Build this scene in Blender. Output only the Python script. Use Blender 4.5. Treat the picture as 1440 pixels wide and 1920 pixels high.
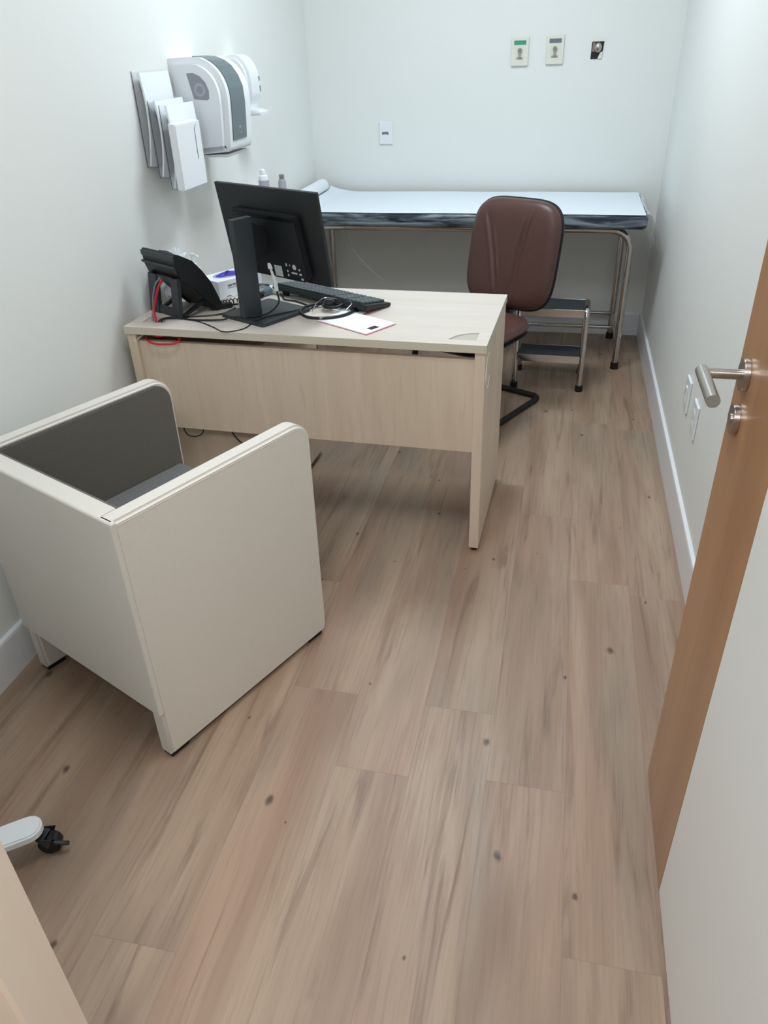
import bpy, bmesh, math, random
from math import sin, cos, pi, sqrt, radians
from mathutils import Vector, Matrix
random.seed(7)
SC = bpy.context.scene
for o in list(bpy.data.objects): bpy.data.objects.remove(o, do_unlink=True)

# ---------------------------------------------------------------- camera
CAM = Vector((0, 0, 1.5027)); PITCH, YAW, ROLL, FPX = 0.553, 0.2373, -0.0374, 1422.0
fwd = Vector((-sin(YAW)*cos(PITCH), cos(YAW)*cos(PITCH), -sin(PITCH)))
rt0 = Vector((cos(YAW), sin(YAW), 0)); up0 = rt0.cross(fwd)
rt = rt0*cos(ROLL)+up0*sin(ROLL); up = up0*cos(ROLL)-rt0*sin(ROLL)
cd = bpy.data.cameras.new('camera'); cam = bpy.data.objects.new('camera', cd); SC.collection.objects.link(cam)
m = Matrix((rt, up, -fwd)).transposed().to_4x4(); m.translation = CAM; cam.matrix_world = m
cd.sensor_fit = 'HORIZONTAL'; cd.sensor_width = 36; cd.lens = 36*FPX/1440; cd.clip_start = 0.02
SC.camera = cam
# ---------------------------------------------------------------- light, exposure
SC.view_settings.view_transform = 'Standard'; SC.view_settings.look = 'None'
SC.view_settings.exposure = 0.0; SC.view_settings.gamma = 1.0; SC.view_settings.use_curve_mapping = False
W = bpy.data.worlds.new('world'); SC.world = W; W.use_nodes = True
W.node_tree.nodes['Background'].inputs[0].default_value = (0.84, 0.94, 1.0, 1); W.node_tree.nodes['Background'].inputs[1].default_value = 0.2
CEIL = 2.6
LAMPS = [(-0.42, 3.10, 0.62, 0.62, 20.5, (0.86, 0.965, 1.04)), (-0.40, 1.15, 0.60, 0.60, 11, (0.94, 0.98, 1.03)), (-0.1, -0.7, 0.60, 0.60, 30, (1.0, 0.98, 0.97))]  # last entry: unseen corridor panel, added to brighten the door and near faces
for i, (x, y, sx, sy, P, c) in enumerate(LAMPS):
    ld = bpy.data.lights.new('panel_light', 'AREA'); ld.shape = 'RECTANGLE'; ld.size = sx-.06; ld.size_y = sy-.06; ld.energy = P; ld.color = c
    lo = bpy.data.objects.new('panel_light', ld); lo.location = (x, y, CEIL-.022); SC.collection.objects.link(lo)

# ---------------------------------------------------------------- materials
def newmat(name):
    mt = bpy.data.materials.new(name); mt.use_nodes = True
    return mt, mt.node_tree.nodes, mt.node_tree.links, mt.node_tree.nodes['Principled BSDF']
def srgb(r, g, b):
    f = lambda c: (c/255/12.92) if c/255 <= .04045 else ((c/255+.055)/1.055)**2.4
    return (f(r), f(g), f(b), 1)
def mat(name, col, rough=.5, metal=0, spec=.5, coat=0, trans=0, ior=1.45, alpha=1, bump=0, bscale=60, var=0, vscale=4, emit=None, stretch=None, sheen=0):
    mt, N, L, B = newmat(name)
    c = col if len(col) == 4 else (*col, 1)
    B.inputs['Base Color'].default_value = c; B.inputs['Roughness'].default_value = rough; B.inputs['Metallic'].default_value = metal
    B.inputs['Specular IOR Level'].default_value = spec; B.inputs['Coat Weight'].default_value = coat
    B.inputs['Transmission Weight'].default_value = trans; B.inputs['IOR'].default_value = ior; B.inputs['Alpha'].default_value = alpha
    B.inputs['Sheen Weight'].default_value = sheen
    tc = N.new('ShaderNodeTexCoord'); mp = N.new('ShaderNodeMapping'); L.new(tc.outputs['Object'], mp.inputs[0])
    if stretch: mp.inputs['Scale'].default_value = stretch
    if var:
        nz = N.new('ShaderNodeTexNoise'); nz.inputs['Scale'].default_value = vscale; nz.inputs['Detail'].default_value = 4; L.new(mp.outputs[0], nz.inputs[0])
        mx = N.new('ShaderNodeMix'); mx.data_type = 'RGBA'; L.new(nz.outputs[0], mx.inputs[0])
        mx.inputs[6].default_value = (*[v*(1-var) for v in c[:3]], 1); mx.inputs[7].default_value = (*[min(1, v*(1+var)) for v in c[:3]], 1)
        L.new(mx.outputs[2], B.inputs['Base Color'])
    if bump:
        nb = N.new('ShaderNodeTexNoise'); nb.inputs['Scale'].default_value = bscale; nb.inputs['Detail'].default_value = 3; L.new(mp.outputs[0], nb.inputs[0])
        bp = N.new('ShaderNodeBump'); bp.inputs['Strength'].default_value = bump; bp.inputs['Distance'].default_value = .002
        L.new(nb.outputs[0], bp.inputs['Height']); L.new(bp.outputs[0], B.inputs['Normal'])
    if emit: B.inputs['Emission Color'].default_value = (*emit[:3], 1); B.inputs['Emission Strength'].default_value = emit[3]
    return mt
def math_(N, L, op, a, b=None, c=None):
    n = N.new('ShaderNodeMath'); n.operation = op
    for i, v in enumerate((a, b, c)):
        if v is None: continue
        if isinstance(v, (int, float)): n.inputs[i].default_value = v
        else: L.new(v, n.inputs[i])
    return n.outputs[0]
def mixc(N, L, fac, a, b):
    n = N.new('ShaderNodeMix'); n.data_type = 'RGBA'
    if isinstance(fac, (int, float)): n.inputs[0].default_value = fac
    else: L.new(fac, n.inputs[0])
    for i, v in ((6, a), (7, b)):
        if isinstance(v, tuple): n.inputs[i].default_value = v
        else: L.new(v, n.inputs[i])
    return n.outputs[2]
def ramp(N, L, fac, p0, p1, v0=0, v1=1):
    n = N.new('ShaderNodeMapRange'); L.new(fac, n.inputs[0]); n.inputs[1].default_value = p0; n.inputs[2].default_value = p1; n.inputs[3].default_value = v0; n.inputs[4].default_value = v1
    n.interpolation_type = 'SMOOTHSTEP'; return n.outputs[0]

def floor_mat():
    mt, N, L, B = newmat('vinyl_plank_floor')
    tc = N.new('ShaderNodeTexCoord'); sp = N.new('ShaderNodeSeparateXYZ'); L.new(tc.outputs['Object'], sp.inputs[0])
    X, Y = sp.outputs[0], sp.outputs[1]
    PW, PL = .184, 1.22
    xs = math_(N, L, 'ADD', math_(N, L, 'DIVIDE', X, PW), 20.37)
    ix = math_(N, L, 'FLOOR', xs); fx = math_(N, L, 'FRACT', xs)
    wn = N.new('ShaderNodeTexWhiteNoise'); wn.noise_dimensions = '1D'; L.new(ix, wn.inputs['W'])
    ys = math_(N, L, 'ADD', math_(N, L, 'DIVIDE', Y, PL), math_(N, L, 'ADD', math_(N, L, 'MULTIPLY', wn.outputs[0], 1.0), 20.0))
    iy = math_(N, L, 'FLOOR', ys); fy = math_(N, L, 'FRACT', ys)
    cb = N.new('ShaderNodeCombineXYZ'); L.new(ix, cb.inputs[0]); L.new(iy, cb.inputs[1])
    w2 = N.new('ShaderNodeTexWhiteNoise'); w2.noise_dimensions = '2D'; L.new(cb.outputs[0], w2.inputs['Vector'])
    rnd = w2.outputs[0]
    def vec(sx, sy, off):
        c = N.new('ShaderNodeCombineXYZ'); L.new(math_(N, L, 'MULTIPLY', X, sx), c.inputs[0]); L.new(math_(N, L, 'MULTIPLY', Y, sy), c.inputs[1]); L.new(math_(N, L, 'MULTIPLY', rnd, off), c.inputs[2]); return c.outputs[0]
    def noise(v, sc, det, dist=0, r=.55):
        n = N.new('ShaderNodeTexNoise'); L.new(v, n.inputs[0]); n.inputs['Scale'].default_value = sc; n.inputs['Detail'].default_value = det; n.inputs['Distortion'].default_value = dist; n.inputs['Roughness'].default_value = r; return n.outputs[0]
    broad = noise(vec(9, .9, 40), 1, 3, .4)
    streak = noise(vec(26, 1.6, 70), 1, 5, .9, .6)
    fine = noise(vec(150, 5, 90), 1, 3)
    col = mixc(N, L, ramp(N, L, broad, .3, .7), srgb(152, 128, 110), srgb(178, 156, 136))
    pink = noise(vec(3.2, .7, 20), 1, 2)
    col = mixc(N, L, ramp(N, L, pink, .5, .75, 0, .32), col, srgb(172, 132, 114))
    grey = noise(vec(5, 1.1, 130), 1, 2)
    col = mixc(N, L, ramp(N, L, grey, .5, .75, 0, .6), col, srgb(146, 134, 120))
    col = mixc(N, L, math_(N, L, 'MULTIPLY', ramp(N, L, streak, .52, .72), .6), col, srgb(108, 86, 72))
    # cathedral growth rings
    wv = N.new('ShaderNodeTexWave'); wv.wave_type = 'RINGS'; wv.inputs['Scale'].default_value = 1.0; wv.inputs['Distortion'].default_value = 3.0; wv.inputs['Detail'].default_value = 2; L.new(vec(22, 1.3, 60), wv.inputs[0])
    mask = ramp(N, L, noise(vec(6, .9, 200), 1, 1), .56, .66)
    col = mixc(N, L, math_(N, L, 'MULTIPLY', math_(N, L, 'MULTIPLY', wv.outputs[1], mask), .22), col, srgb(112, 84, 68))
    col = mixc(N, L, ramp(N, L, fine, .45, .75, 0, .28), col, srgb(122, 100, 84))
    # knots
    vo = N.new('ShaderNodeTexVoronoi'); vo.voronoi_dimensions = '2D'; vo.inputs['Scale'].default_value = 3.9
    c2 = N.new('ShaderNodeCombineXYZ'); wob = math_(N, L, 'MULTIPLY', math_(N, L, 'SUBTRACT', noise(vec(30, 30, 0), 1, 2), .5), .012)
    L.new(math_(N, L, 'ADD', X, wob), c2.inputs[0]); L.new(math_(N, L, 'ADD', math_(N, L, 'MULTIPLY', Y, .62), wob), c2.inputs[1]); L.new(c2.outputs[0], vo.inputs[0])
    sc_ = N.new('ShaderNodeSeparateColor'); L.new(vo.outputs['Color'], sc_.inputs[0])
    size = math_(N, L, 'ADD', math_(N, L, 'MULTIPLY', ramp(N, L, sc_.outputs[0], .1, 1), .034), .010)
    kn = math_(N, L, 'SUBTRACT', 1.0, ramp(N, L, math_(N, L, 'DIVIDE', vo.outputs['Distance'], size), .25, 1.3))
    col = mixc(N, L, math_(N, L, 'MULTIPLY', kn, .82), col, srgb(60, 45, 37))
    # per plank tone
    hs = N.new('ShaderNodeHueSaturation'); L.new(col, hs.inputs['Color']); L.new(ramp(N, L, rnd, 0, 1, .87, .96), hs.inputs['Value']); hs.inputs['Saturation'].default_value = 1.06
    col = hs.outputs[0]
    ex = math_(N, L, 'MINIMUM', fx, math_(N, L, 'SUBTRACT', 1.0, fx)); ey = math_(N, L, 'MINIMUM', fy, math_(N, L, 'SUBTRACT', 1.0, fy))
    ej = math_(N, L, 'MINIMUM', math_(N, L, 'MULTIPLY', ex, PW), math_(N, L, 'MULTIPLY', ey, PL))
    jn = math_(N, L, 'SUBTRACT', 1.0, ramp(N, L, ej, 0.0004, .0016))
    col = mixc(N, L, math_(N, L, 'MULTIPLY', jn, .22), col, srgb(96, 78, 64))
    L.new(col, B.inputs['Base Color']); B.inputs['Roughness'].default_value = .42; B.inputs['Specular IOR Level'].default_value = .5
    L.new(ramp(N, L, fine, .3, .7, .36, .46), B.inputs['Roughness'])
    bp = N.new('ShaderNodeBump'); bp.inputs['Strength'].default_value = .12; bp.inputs['Distance'].default_value = .001; L.new(math_(N, L, 'SUBTRACT', fine, jn), bp.inputs['Height']); L.new(bp.outputs[0], B.inputs['Normal'])
    return mt
def wood_mat(name, c1, c2, c3, axis='x', rough=.42, coat=0, s=(1.2, 22)):
    mt, N, L, B = newmat(name)
    tc = N.new('ShaderNodeTexCoord'); mp = N.new('ShaderNodeMapping'); L.new(tc.outputs['Object'], mp.inputs[0])
    a, b = s
    mp.inputs['Scale'].default_value = {'x': (a, b, b), 'y': (b, a, b), 'z': (b, b, a)}[axis]
    def noise(sc, det, dist):
        n = N.new('ShaderNodeTexNoise'); L.new(mp.outputs[0], n.inputs[0]); n.inputs['Scale'].default_value = sc; n.inputs['Detail'].default_value = det; n.inputs['Distortion'].default_value = dist; return n.outputs[0]
    n1 = noise(.5, 3, .8); n2 = noise(3.5, 4, .5)
    col = mixc(N, L, ramp(N, L, n1, .32, .68), c1, c2)
    col = mixc(N, L, ramp(N, L, n2, .5, .78, 0, .55), col, c3)
    L.new(col, B.inputs['Base Color']); B.inputs['Roughness'].default_value = rough; B.inputs['Coat Weight'].default_value = coat
    return mt
M = {}
M['floor'] = floor_mat()
M['wall'] = mat('wall_paint', srgb(234, 236, 233), .62, var=.012, vscale=1.3, bump=.15, bscale=140)
M['ceil'] = mat('ceiling_paint', srgb(238, 238, 236), .8, var=.01)
M['base'] = mat('baseboard_white', srgb(232, 234, 238), .3)
M['desk_x'] = wood_mat('desk_laminate', srgb(214, 206, 197), srgb(208, 198, 187), srgb(198, 186, 173), 'x', .38)
M['desk_z'] = wood_mat('desk_laminate_upright', srgb(220, 202, 182), srgb(209, 190, 169), srgb(197, 176, 154), 'z', .42, s=(1.4, 16))
M['desk_e'] = mat('edge_band', srgb(204, 196, 178), .4)
M['doorwood'] = wood_mat('door_veneer', srgb(174, 130, 92), srgb(160, 117, 80), srgb(146, 103, 70), 'z', .36, coat=.15, s=(.7, 14))
M['doorgrey'] = mat('door_laminate', srgb(236, 238, 236), .4, bump=.1, bscale=200)
M['jamb'] = wood_mat('jamb_veneer', srgb(248, 234, 218), srgb(243, 228, 210), srgb(238, 220, 200), 'z', .4, s=(.6, 10))
M['leather'] = mat('white_leatherette', srgb(218, 213, 204), .48, bump=.35, bscale=260, var=.015)
M['fabric'] = mat('grey_fabric', srgb(104, 100, 92), .9, bump=.7, bscale=500, var=.12, vscale=180, sheen=.1)
M['fabric_seat'] = mat('grey_seat_fabric', srgb(112, 112, 112), .9, bump=.7, bscale=500, var=.12, vscale=180)
M['brown'] = mat('brown_leather', srgb(84, 56, 50), .38, bump=.3, bscale=200, var=.05)
M['blackp'] = mat('black_plastic', srgb(26, 29, 31), .45, bump=.15, bscale=400, var=.1)
M['blackpg'] = mat('black_gloss_plastic', srgb(16, 18, 20), .25)
M['dgrey'] = mat('dark_grey_plastic', srgb(48, 54, 58), .42, bump=.1, bscale=300)
M['key'] = mat('key_plastic', srgb(88, 96, 100), .5)
M['rubber'] = mat('black_rubber', srgb(20, 18, 18), .6)
M['chrome'] = mat('chrome', srgb(196, 192, 188), .14, metal=1)
M['steel'] = mat('brushed_steel', srgb(176, 172, 164), .3, metal=1, bump=.1, bscale=300)
M['white'] = mat('white_plastic', srgb(236, 240, 244), .28, coat=.2)
M['whitem'] = mat('white_matte_plastic', srgb(232, 236, 236), .45)
M['cream'] = mat('cream_plastic', srgb(228, 228, 216), .4)
M['greystrip'] = mat('slate_plastic', srgb(98, 112, 118), .35)
M['smoke'] = mat('smoked_window', srgb(148, 150, 160), .3)
M['smoke2'] = mat('roll_grey', srgb(172, 174, 182), .6)
M['paper'] = mat('paper', srgb(238, 243, 248), .75, bump=.1, bscale=30)
M['papersheet'] = mat('bed_paper', srgb(228, 238, 246), .7, bump=.3, bscale=14)
M['acrylic'] = mat('clear_acrylic', (.93, .95, .98), .1, alpha=.10, spec=.5)
M['acryledge'] = mat('acrylic_edge', srgb(80, 84, 100), .2)
M['film'] = mat('plastic_film', (.92, .95, .97), .12, alpha=.24, bump=.8, bscale=30)
M['wrapfilm'] = mat('crumpled_film', srgb(240, 244, 246), .25, alpha=.72, bump=.8, bscale=40)
M['blue'] = mat('cyan_plastic', srgb(20, 160, 196), .35)
M['purple'] = mat('purple_glove', srgb(66, 54, 170), .5, bump=.4, bscale=60)
M['lilac'] = mat('lilac_print', srgb(168, 168, 214), .6)
M['red'] = mat('red_pvc', srgb(206, 36, 54), .4)
M['redp'] = mat('red_cover', srgb(190, 48, 62), .6)
M['gcable'] = mat('grey_pvc', srgb(132, 136, 142), .45)
M['bcable'] = mat('black_pvc', srgb(22, 22, 24), .4)
M['tread'] = mat('ribbed_rubber', srgb(52, 60, 64), .5, bump=.5, bscale=200, stretch=(1, 12, 1))
M['ink'] = mat('grey_print', srgb(120, 124, 132), .6)
M['lightmark'] = mat('pale_print', srgb(196, 202, 206), .5)
M['faint'] = mat('faint_print', srgb(126, 140, 146), .4)
M['gassock'] = mat('gas_socket_grey', srgb(160, 160, 150), .4)
M['grom'] = mat('grommet_grey', srgb(184, 180, 168), .45)
M['rosette'] = mat('satin_chrome', srgb(190, 184, 178), .3, metal=1)
M['green'] = mat('green_label', srgb(62, 158, 126), .5)
M['slate'] = mat('slate_label', srgb(110, 122, 128), .5)
M['dark'] = mat('dark_cavity', srgb(44, 40, 38), .8)
M['lampglass'] = mat('lamp_diffuser', (.9, .95, 1), .5, emit=(.93, .97, 1, 4.0))
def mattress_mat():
    mt, N, L, B = newmat('vinyl_in_film_painted_glare')
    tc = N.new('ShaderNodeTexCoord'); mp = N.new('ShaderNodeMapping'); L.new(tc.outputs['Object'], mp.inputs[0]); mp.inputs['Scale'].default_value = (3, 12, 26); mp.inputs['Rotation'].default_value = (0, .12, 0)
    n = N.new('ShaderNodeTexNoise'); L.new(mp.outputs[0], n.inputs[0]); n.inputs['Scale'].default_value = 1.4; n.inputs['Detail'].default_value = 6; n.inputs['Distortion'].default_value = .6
    col = mixc(N, L, ramp(N, L, n.outputs[0], .38, .66), srgb(38, 48, 60), srgb(140, 154, 164))  # pale streaks paint the glare on the plastic wrap into the vinyl colour
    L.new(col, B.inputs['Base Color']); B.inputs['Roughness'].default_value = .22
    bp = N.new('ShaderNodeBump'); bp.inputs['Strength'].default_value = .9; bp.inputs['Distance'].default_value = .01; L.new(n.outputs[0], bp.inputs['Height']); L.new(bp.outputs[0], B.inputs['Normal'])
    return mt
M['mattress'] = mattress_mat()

# ---------------------------------------------------------------- mesh helpers
class MB:
    def __init__(s): s.b = bmesh.new()
    def _merge(s, t, mx=None):
        if mx is not None: bmesh.ops.transform(t, matrix=mx, verts=t.verts)
        me = bpy.data.meshes.new('tmp'); t.to_mesh(me); t.free(); s.b.from_mesh(me); bpy.data.meshes.remove(me); return s
    def box(s, a, b, bev=0, seg=2, mx=None, edges=None):
        t = bmesh.new(); bmesh.ops.create_cube(t, size=1)
        a, b = Vector(a), Vector(b); c = (a+b)/2; d = b-a
        for v in t.verts: v.co = Vector((v.co.x*d.x+c.x, v.co.y*d.y+c.y, v.co.z*d.z+c.z))
        if bev: bmesh.ops.bevel(t, geom=[e for e in t.edges], offset=bev, segments=seg, affect='EDGES', profile=.5)
        return s._merge(t, mx)
    def tube(s, pts, r, seg=10, smooth=0, closed=False, radii=None):
        pts = [Vector(p) for p in pts]
        if smooth: pts = catmull(pts, smooth)
        t = bmesh.new(); rings = []; n = len(pts)
        tan = [(pts[min(i+1, n-1)]-pts[max(i-1, 0)]).normalized() for i in range(n)]
        nr = tan[0].orthogonal().normalized()
        for i, p in enumerate(pts):
            nr = (nr-tan[i]*nr.dot(tan[i])).normalized(); bn = tan[i].cross(nr)
            rr = radii[min(len(radii)-1, int(i*len(radii)/n))] if radii else r
            rings.append([t.verts.new(p+(nr*cos(2*pi*k/seg)+bn*sin(2*pi*k/seg))*rr) for k in range(seg)])
        for i in range(n-1):
            for k in range(seg): t.faces.new((rings[i][k], rings[i][(k+1) % seg], rings[i+1][(k+1) % seg], rings[i+1][k]))
        t.faces.new(rings[0][::-1]); t.faces.new(rings[-1])
        return s._merge(t)
    def cyl(s, p0, p1, r, seg=24, r2=None, bev=0):
        p0, p1 = Vector(p0), Vector(p1); d = p1-p0; t = bmesh.new()
        bmesh.ops.create_cone(t, cap_ends=True, segments=seg, radius1=r, radius2=r if r2 is None else r2, depth=d.length)
        if bev: bmesh.ops.bevel(t, geom=[e for e in t.edges if len([f for f in e.link_faces if len(f.verts) > 4]) == 1], offset=bev, segments=2, affect='EDGES')
        mx = Matrix.Translation((p0+p1)/2) @ d.to_track_quat('Z', 'Y').to_matrix().to_4x4()
        return s._merge(t, mx)
    def lathe(s, prof, loc=(0, 0, 0), seg=28, mx=None):
        t = bmesh.new(); rings = []
        for r, z in prof: rings.append([t.verts.new((max(r, 1e-4)*cos(2*pi*k/seg), max(r, 1e-4)*sin(2*pi*k/seg), z)) for k in range(seg)])
        for i in range(len(rings)-1):
            for k in range(seg): t.faces.new((rings[i][k], rings[i][(k+1) % seg], rings[i+1][(k+1) % seg], rings[i+1][k]))
        t.faces.new(rings[0][::-1]); t.faces.new(rings[-1])
        return s._merge(t, Matrix.Translation(loc) @ (mx if mx is not None else Matrix()))
    def prism(s, poly, vec, mx=None, bev=0, seg=2):
        t = bmesh.new(); vec = Vector(vec)
        a = [t.verts.new(Vector(p)) for p in poly]; b = [t.verts.new(Vector(p)+vec) for p in poly]; n = len(a)
        t.faces.new(a[::-1]); t.faces.new(b)
        for i in range(n): t.faces.new((a[i], a[(i+1) % n], b[(i+1) % n], b[i]))
        bmesh.ops.recalc_face_normals(t, faces=t.faces)
        if bev: bmesh.ops.bevel(t, geom=[e for e in t.edges if len([f for f in e.link_faces if len(f.verts) > 4]) == 1 or n == 4], offset=bev, segments=seg, affect='EDGES')
        return s._merge(t, mx)
    def grid(s, f, nu, nv, thick=0):
        t = bmesh.new(); g = [[t.verts.new(f(i/nu, j/nv)) for j in range(nv+1)] for i in range(nu+1)]
        for i in range(nu):
            for j in range(nv): t.faces.new((g[i][j], g[i+1][j], g[i+1][j+1], g[i][j+1]))
        if thick:
            bmesh.ops.recalc_face_normals(t, faces=t.faces)
            bmesh.ops.solidify(t, geom=t.faces[:], thickness=thick)
        return s._merge(t)
    def pad(s, w, h, tf, tb, k=4.5, n=44, disp=None, mx=None, pw=7):
        # padded panel in the XZ plane, front towards -Y
        t = bmesh.new()
        def P(a, b, side):
            d = max(abs(a), abs(b)); q = 1 if d < 1e-6 else 1/((abs(a)/d)**k+(abs(b)/d)**k)**(1/k)
            x = a*q*w/2; z = b*q*h/2; e = sqrt(max(0, 1-d**pw))
            y = -tf*e if side else tb*e
            if disp and side: y += disp(x, z)*e
            return Vector((x, y, z))
        fr = [[None]*(n+1) for _ in range(n+1)]; bk = [[None]*(n+1) for _ in range(n+1)]
        def mp(i): u = 2*i/n-1; return math.copysign(abs(u)**.75, u) if u else 0
        for i in range(n+1):
            for j in range(n+1):
                a, b = mp(i), mp(j)
                fr[i][j] = t.verts.new(P(a, b, 1))
                bk[i][j] = fr[i][j] if i in (0, n) or j in (0, n) else t.verts.new(P(a, b, 0))
        for i in range(n):
            for j in range(n):
                t.faces.new((fr[i][j], fr[i+1][j], fr[i+1][j+1], fr[i][j+1]))
                q = [bk[i][j], bk[i][j+1], bk[i+1][j+1], bk[i+1][j]]
                if set(q) != {fr[i][j], fr[i+1][j], fr[i+1][j+1], fr[i][j+1]}: t.faces.new(q)
        return s._merge(t, mx)
def catmull(p, n):
    o = []; q = [p[0]*2-p[1]]+p+[p[-1]*2-p[-2]]
    for i in range(1, len(q)-2):
        for k in range(n):
            t = k/n; a, b, c, d = q[i-1], q[i], q[i+1], q[i+2]
            o.append(.5*((2*b)+(c-a)*t+(2*a-5*b+4*c-d)*t*t+(-a+3*b-3*c+d)*t**3))
    o.append(p[-1]); return o
def fillet(pts, r, n=6):
    pts = [Vector(p) for p in pts]; o = [pts[0]]
    for i in range(1, len(pts)-1):
        a, b, c = pts[i-1], pts[i], pts[i+1]; u = (a-b).normalized(); v = (c-b).normalized()
        rr = min(r, (a-b).length*.49, (c-b).length*.49); A = b+u*rr; C_ = b+v*rr
        for k in range(n+1): t = k/n; o.append(A*(1-t)**2+b*2*t*(1-t)+C_*t*t)
    o.append(pts[-1]); return o
def rrect(w, h, r, n=6, cx=0, cy=0):
    o = []
    for sx, sy, a0 in ((1, 1, 0), (-1, 1, 90), (-1, -1, 180), (1, -1, 270)):
        for k in range(n+1): a = radians(a0+90*k/n); o.append((cx+sx*(w/2-r)+r*cos(a), cy+sy*(h/2-r)+r*sin(a)))
    return o
MATRIX = {}
def thing(name, label, cat, loc=(0, 0, 0), rz=0, group=None, kind=None):
    o = bpy.data.objects.new(name, None); SC.collection.objects.link(o); o.location = loc; o.rotation_euler = (0, 0, rz)
    o.empty_display_size = .05
    MATRIX[o.name] = Matrix.Translation(loc) @ Matrix.Rotation(rz, 4, 'Z')
    tag(o, label, cat, group, kind); return o
def tag(o, label=None, cat=None, group=None, kind=None):
    if label: o['label'] = label
    if cat: o['category'] = cat
    if group: o['group'] = group
    if kind: o['kind'] = kind
    return o
def obj(name, mb, material, parent=None, world=False, label=None, sharp=35, flat=False):
    me = bpy.data.meshes.new(name); mb.b.normal_update()
    bmesh.ops.recalc_face_normals(mb.b, faces=mb.b.faces); mb.b.to_mesh(me); mb.b.free()
    if not flat:
        for p in me.polygons: p.use_smooth = True
        me.set_sharp_from_angle(angle=radians(sharp))
    mats = material if isinstance(material, list) else [material]
    for q in mats: me.materials.append(M[q])
    o = bpy.data.objects.new(name, me); SC.collection.objects.link(o)
    if not flat:
        wm = o.modifiers.new('weighted_normal', 'WEIGHTED_NORMAL'); wm.keep_sharp = True; wm.weight = 60
    if parent is not None:
        if world:
            mw = MATRIX[parent.name]; me.transform(mw.inverted())
        o.parent = parent; MATRIX[o.name] = MATRIX[parent.name]
    else:
        xs = [v.co for v in me.vertices]; lo = Vector([min(c[i] for c in xs) for i in range(3)]); hi = Vector([max(c[i] for c in xs) for i in range(3)])
        if world: c = Vector(((lo.x+hi.x)/2, (lo.y+hi.y)/2, lo.z)); me.transform(Matrix.Translation(-c)); o.location = c; MATRIX[o.name] = Matrix.Translation(c)
        else: MATRIX[o.name] = Matrix()
    if label: o['label'] = label
    return o
def single(name, mb, material, label, cat, group=None, **k):
    return tag(obj(name, mb, material, None, True, **k), label, cat, group)
def struct(name, mb, material, label=None, **k):
    o = obj(name, mb, material, **k); o['kind'] = 'structure'
    if label: o['label'] = label; o['category'] = name.split('_')[0]
    return o

# ---------------------------------------------------------------- room shell
XR, XL, YB, YF = .4785, -1.4294, 4.5513, .45
struct('floor', MB().box((-1.75, -1.9, -.1), (1.4, YB+.12, 0)), 'floor', 'brown wood-look plank floor with dark knots')
struct('ceiling', MB().box((-1.75, -1.9, CEIL), (1.4, YB+.12, CEIL+.1)), 'ceil', 'white ceiling overhead')
struct('wall_back', MB().box((XL-.12, YB, 0), (XR+.12, YB+.12, CEIL)), 'wall', 'white wall behind the examination couch')
struct('wall_left', MB().box((XL-.12, YF, 0), (XL, YB, CEIL)), 'wall', 'white wall on the left carrying the dispensers')
struct('wall_right', MB().box((XR, YF, 0), (XR+.12, YB, CEIL)), 'wall', 'white wall on the right with two low outlet plates')
fw_ = MB().box((XL-.12, .25, 0), (-.645, YF, CEIL)).box((.385, .25, 0), (XR+.92, YF, CEIL)).box((-.645, .25, 2.16), (.385, YF, CEIL))
struct('wall_front', fw_, 'wall', 'white wall around the doorway')
cw = MB().box((-1.75, -1.9, 0), (-1.65, .25, CEIL)).box((1.3, -1.9, 0), (1.4, .25, CEIL))
struct('wall_corridor', cw, 'wall', 'white corridor wall outside the doorway')
def baseb(name, a, b, axis, lab):
    # skirting 0.13 high, 15 mm thick, eased top edge
    (x0, y0), (x1, y1) = a, b
    mb = MB()
    if axis == 'r': poly = [(x0, y0, 0), (x0-.015, y0, 0), (x0-.015, y0, .118), (x0-.011, y0, .127), (x0, y0, .13)]; mb.prism(poly, (0, y1-y0, 0))
    if axis == 'l': poly = [(x0, y0, 0), (x0+.015, y0, 0), (x0+.015, y0, .118), (x0+.011, y0, .127), (x0, y0, .13)]; mb.prism(poly, (0, y1-y0, 0))
    if axis == 'b': poly = [(x0, y0, 0), (x0, y0-.015, 0), (x0, y0-.015, .118), (x0, y0-.011, .127), (x0, y0, .13)]; mb.prism(poly, (x1-x0, 0, 0))
    struct(name, mb, 'base', lab)
baseb('baseboard_right', (XR, YF), (XR, YB), 'r', 'white skirting board along the right wall')
baseb('baseboard_left', (XL, YF), (XL, YB), 'l', 'white skirting board along the left wall')
baseb('baseboard_back', (XL+.015, YB), (XR-.015, YB), 'b', 'white skirting board below the examination couch')
# doorway frame: pale jambs with a rebate, head above
struct('trim_1', MB().prism([(-.645, .24, 0), (-.617, .24, 0), (-.617, .378, 0), (-.605, .378, 0), (-.605, .455, 0), (-.645, .455, 0)], (0, 0, 2.12), bev=.002), 'jamb', 'pale wooden door jamb at the lower left')
struct('trim_2', MB().prism([(.385, .24, 0), (.345, .24, 0), (.345, .36, 0), (.357, .36, 0), (.357, .40, 0), (.385, .40, 0)], (0, 0, 2.12), bev=.002), 'jamb', 'pale wooden door jamb on the hinge side')
struct('trim_3', MB().box((-.645, .24, 2.12), (.385, .455, 2.16), .003), 'jamb', 'pale wooden door head above the doorway')

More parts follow.
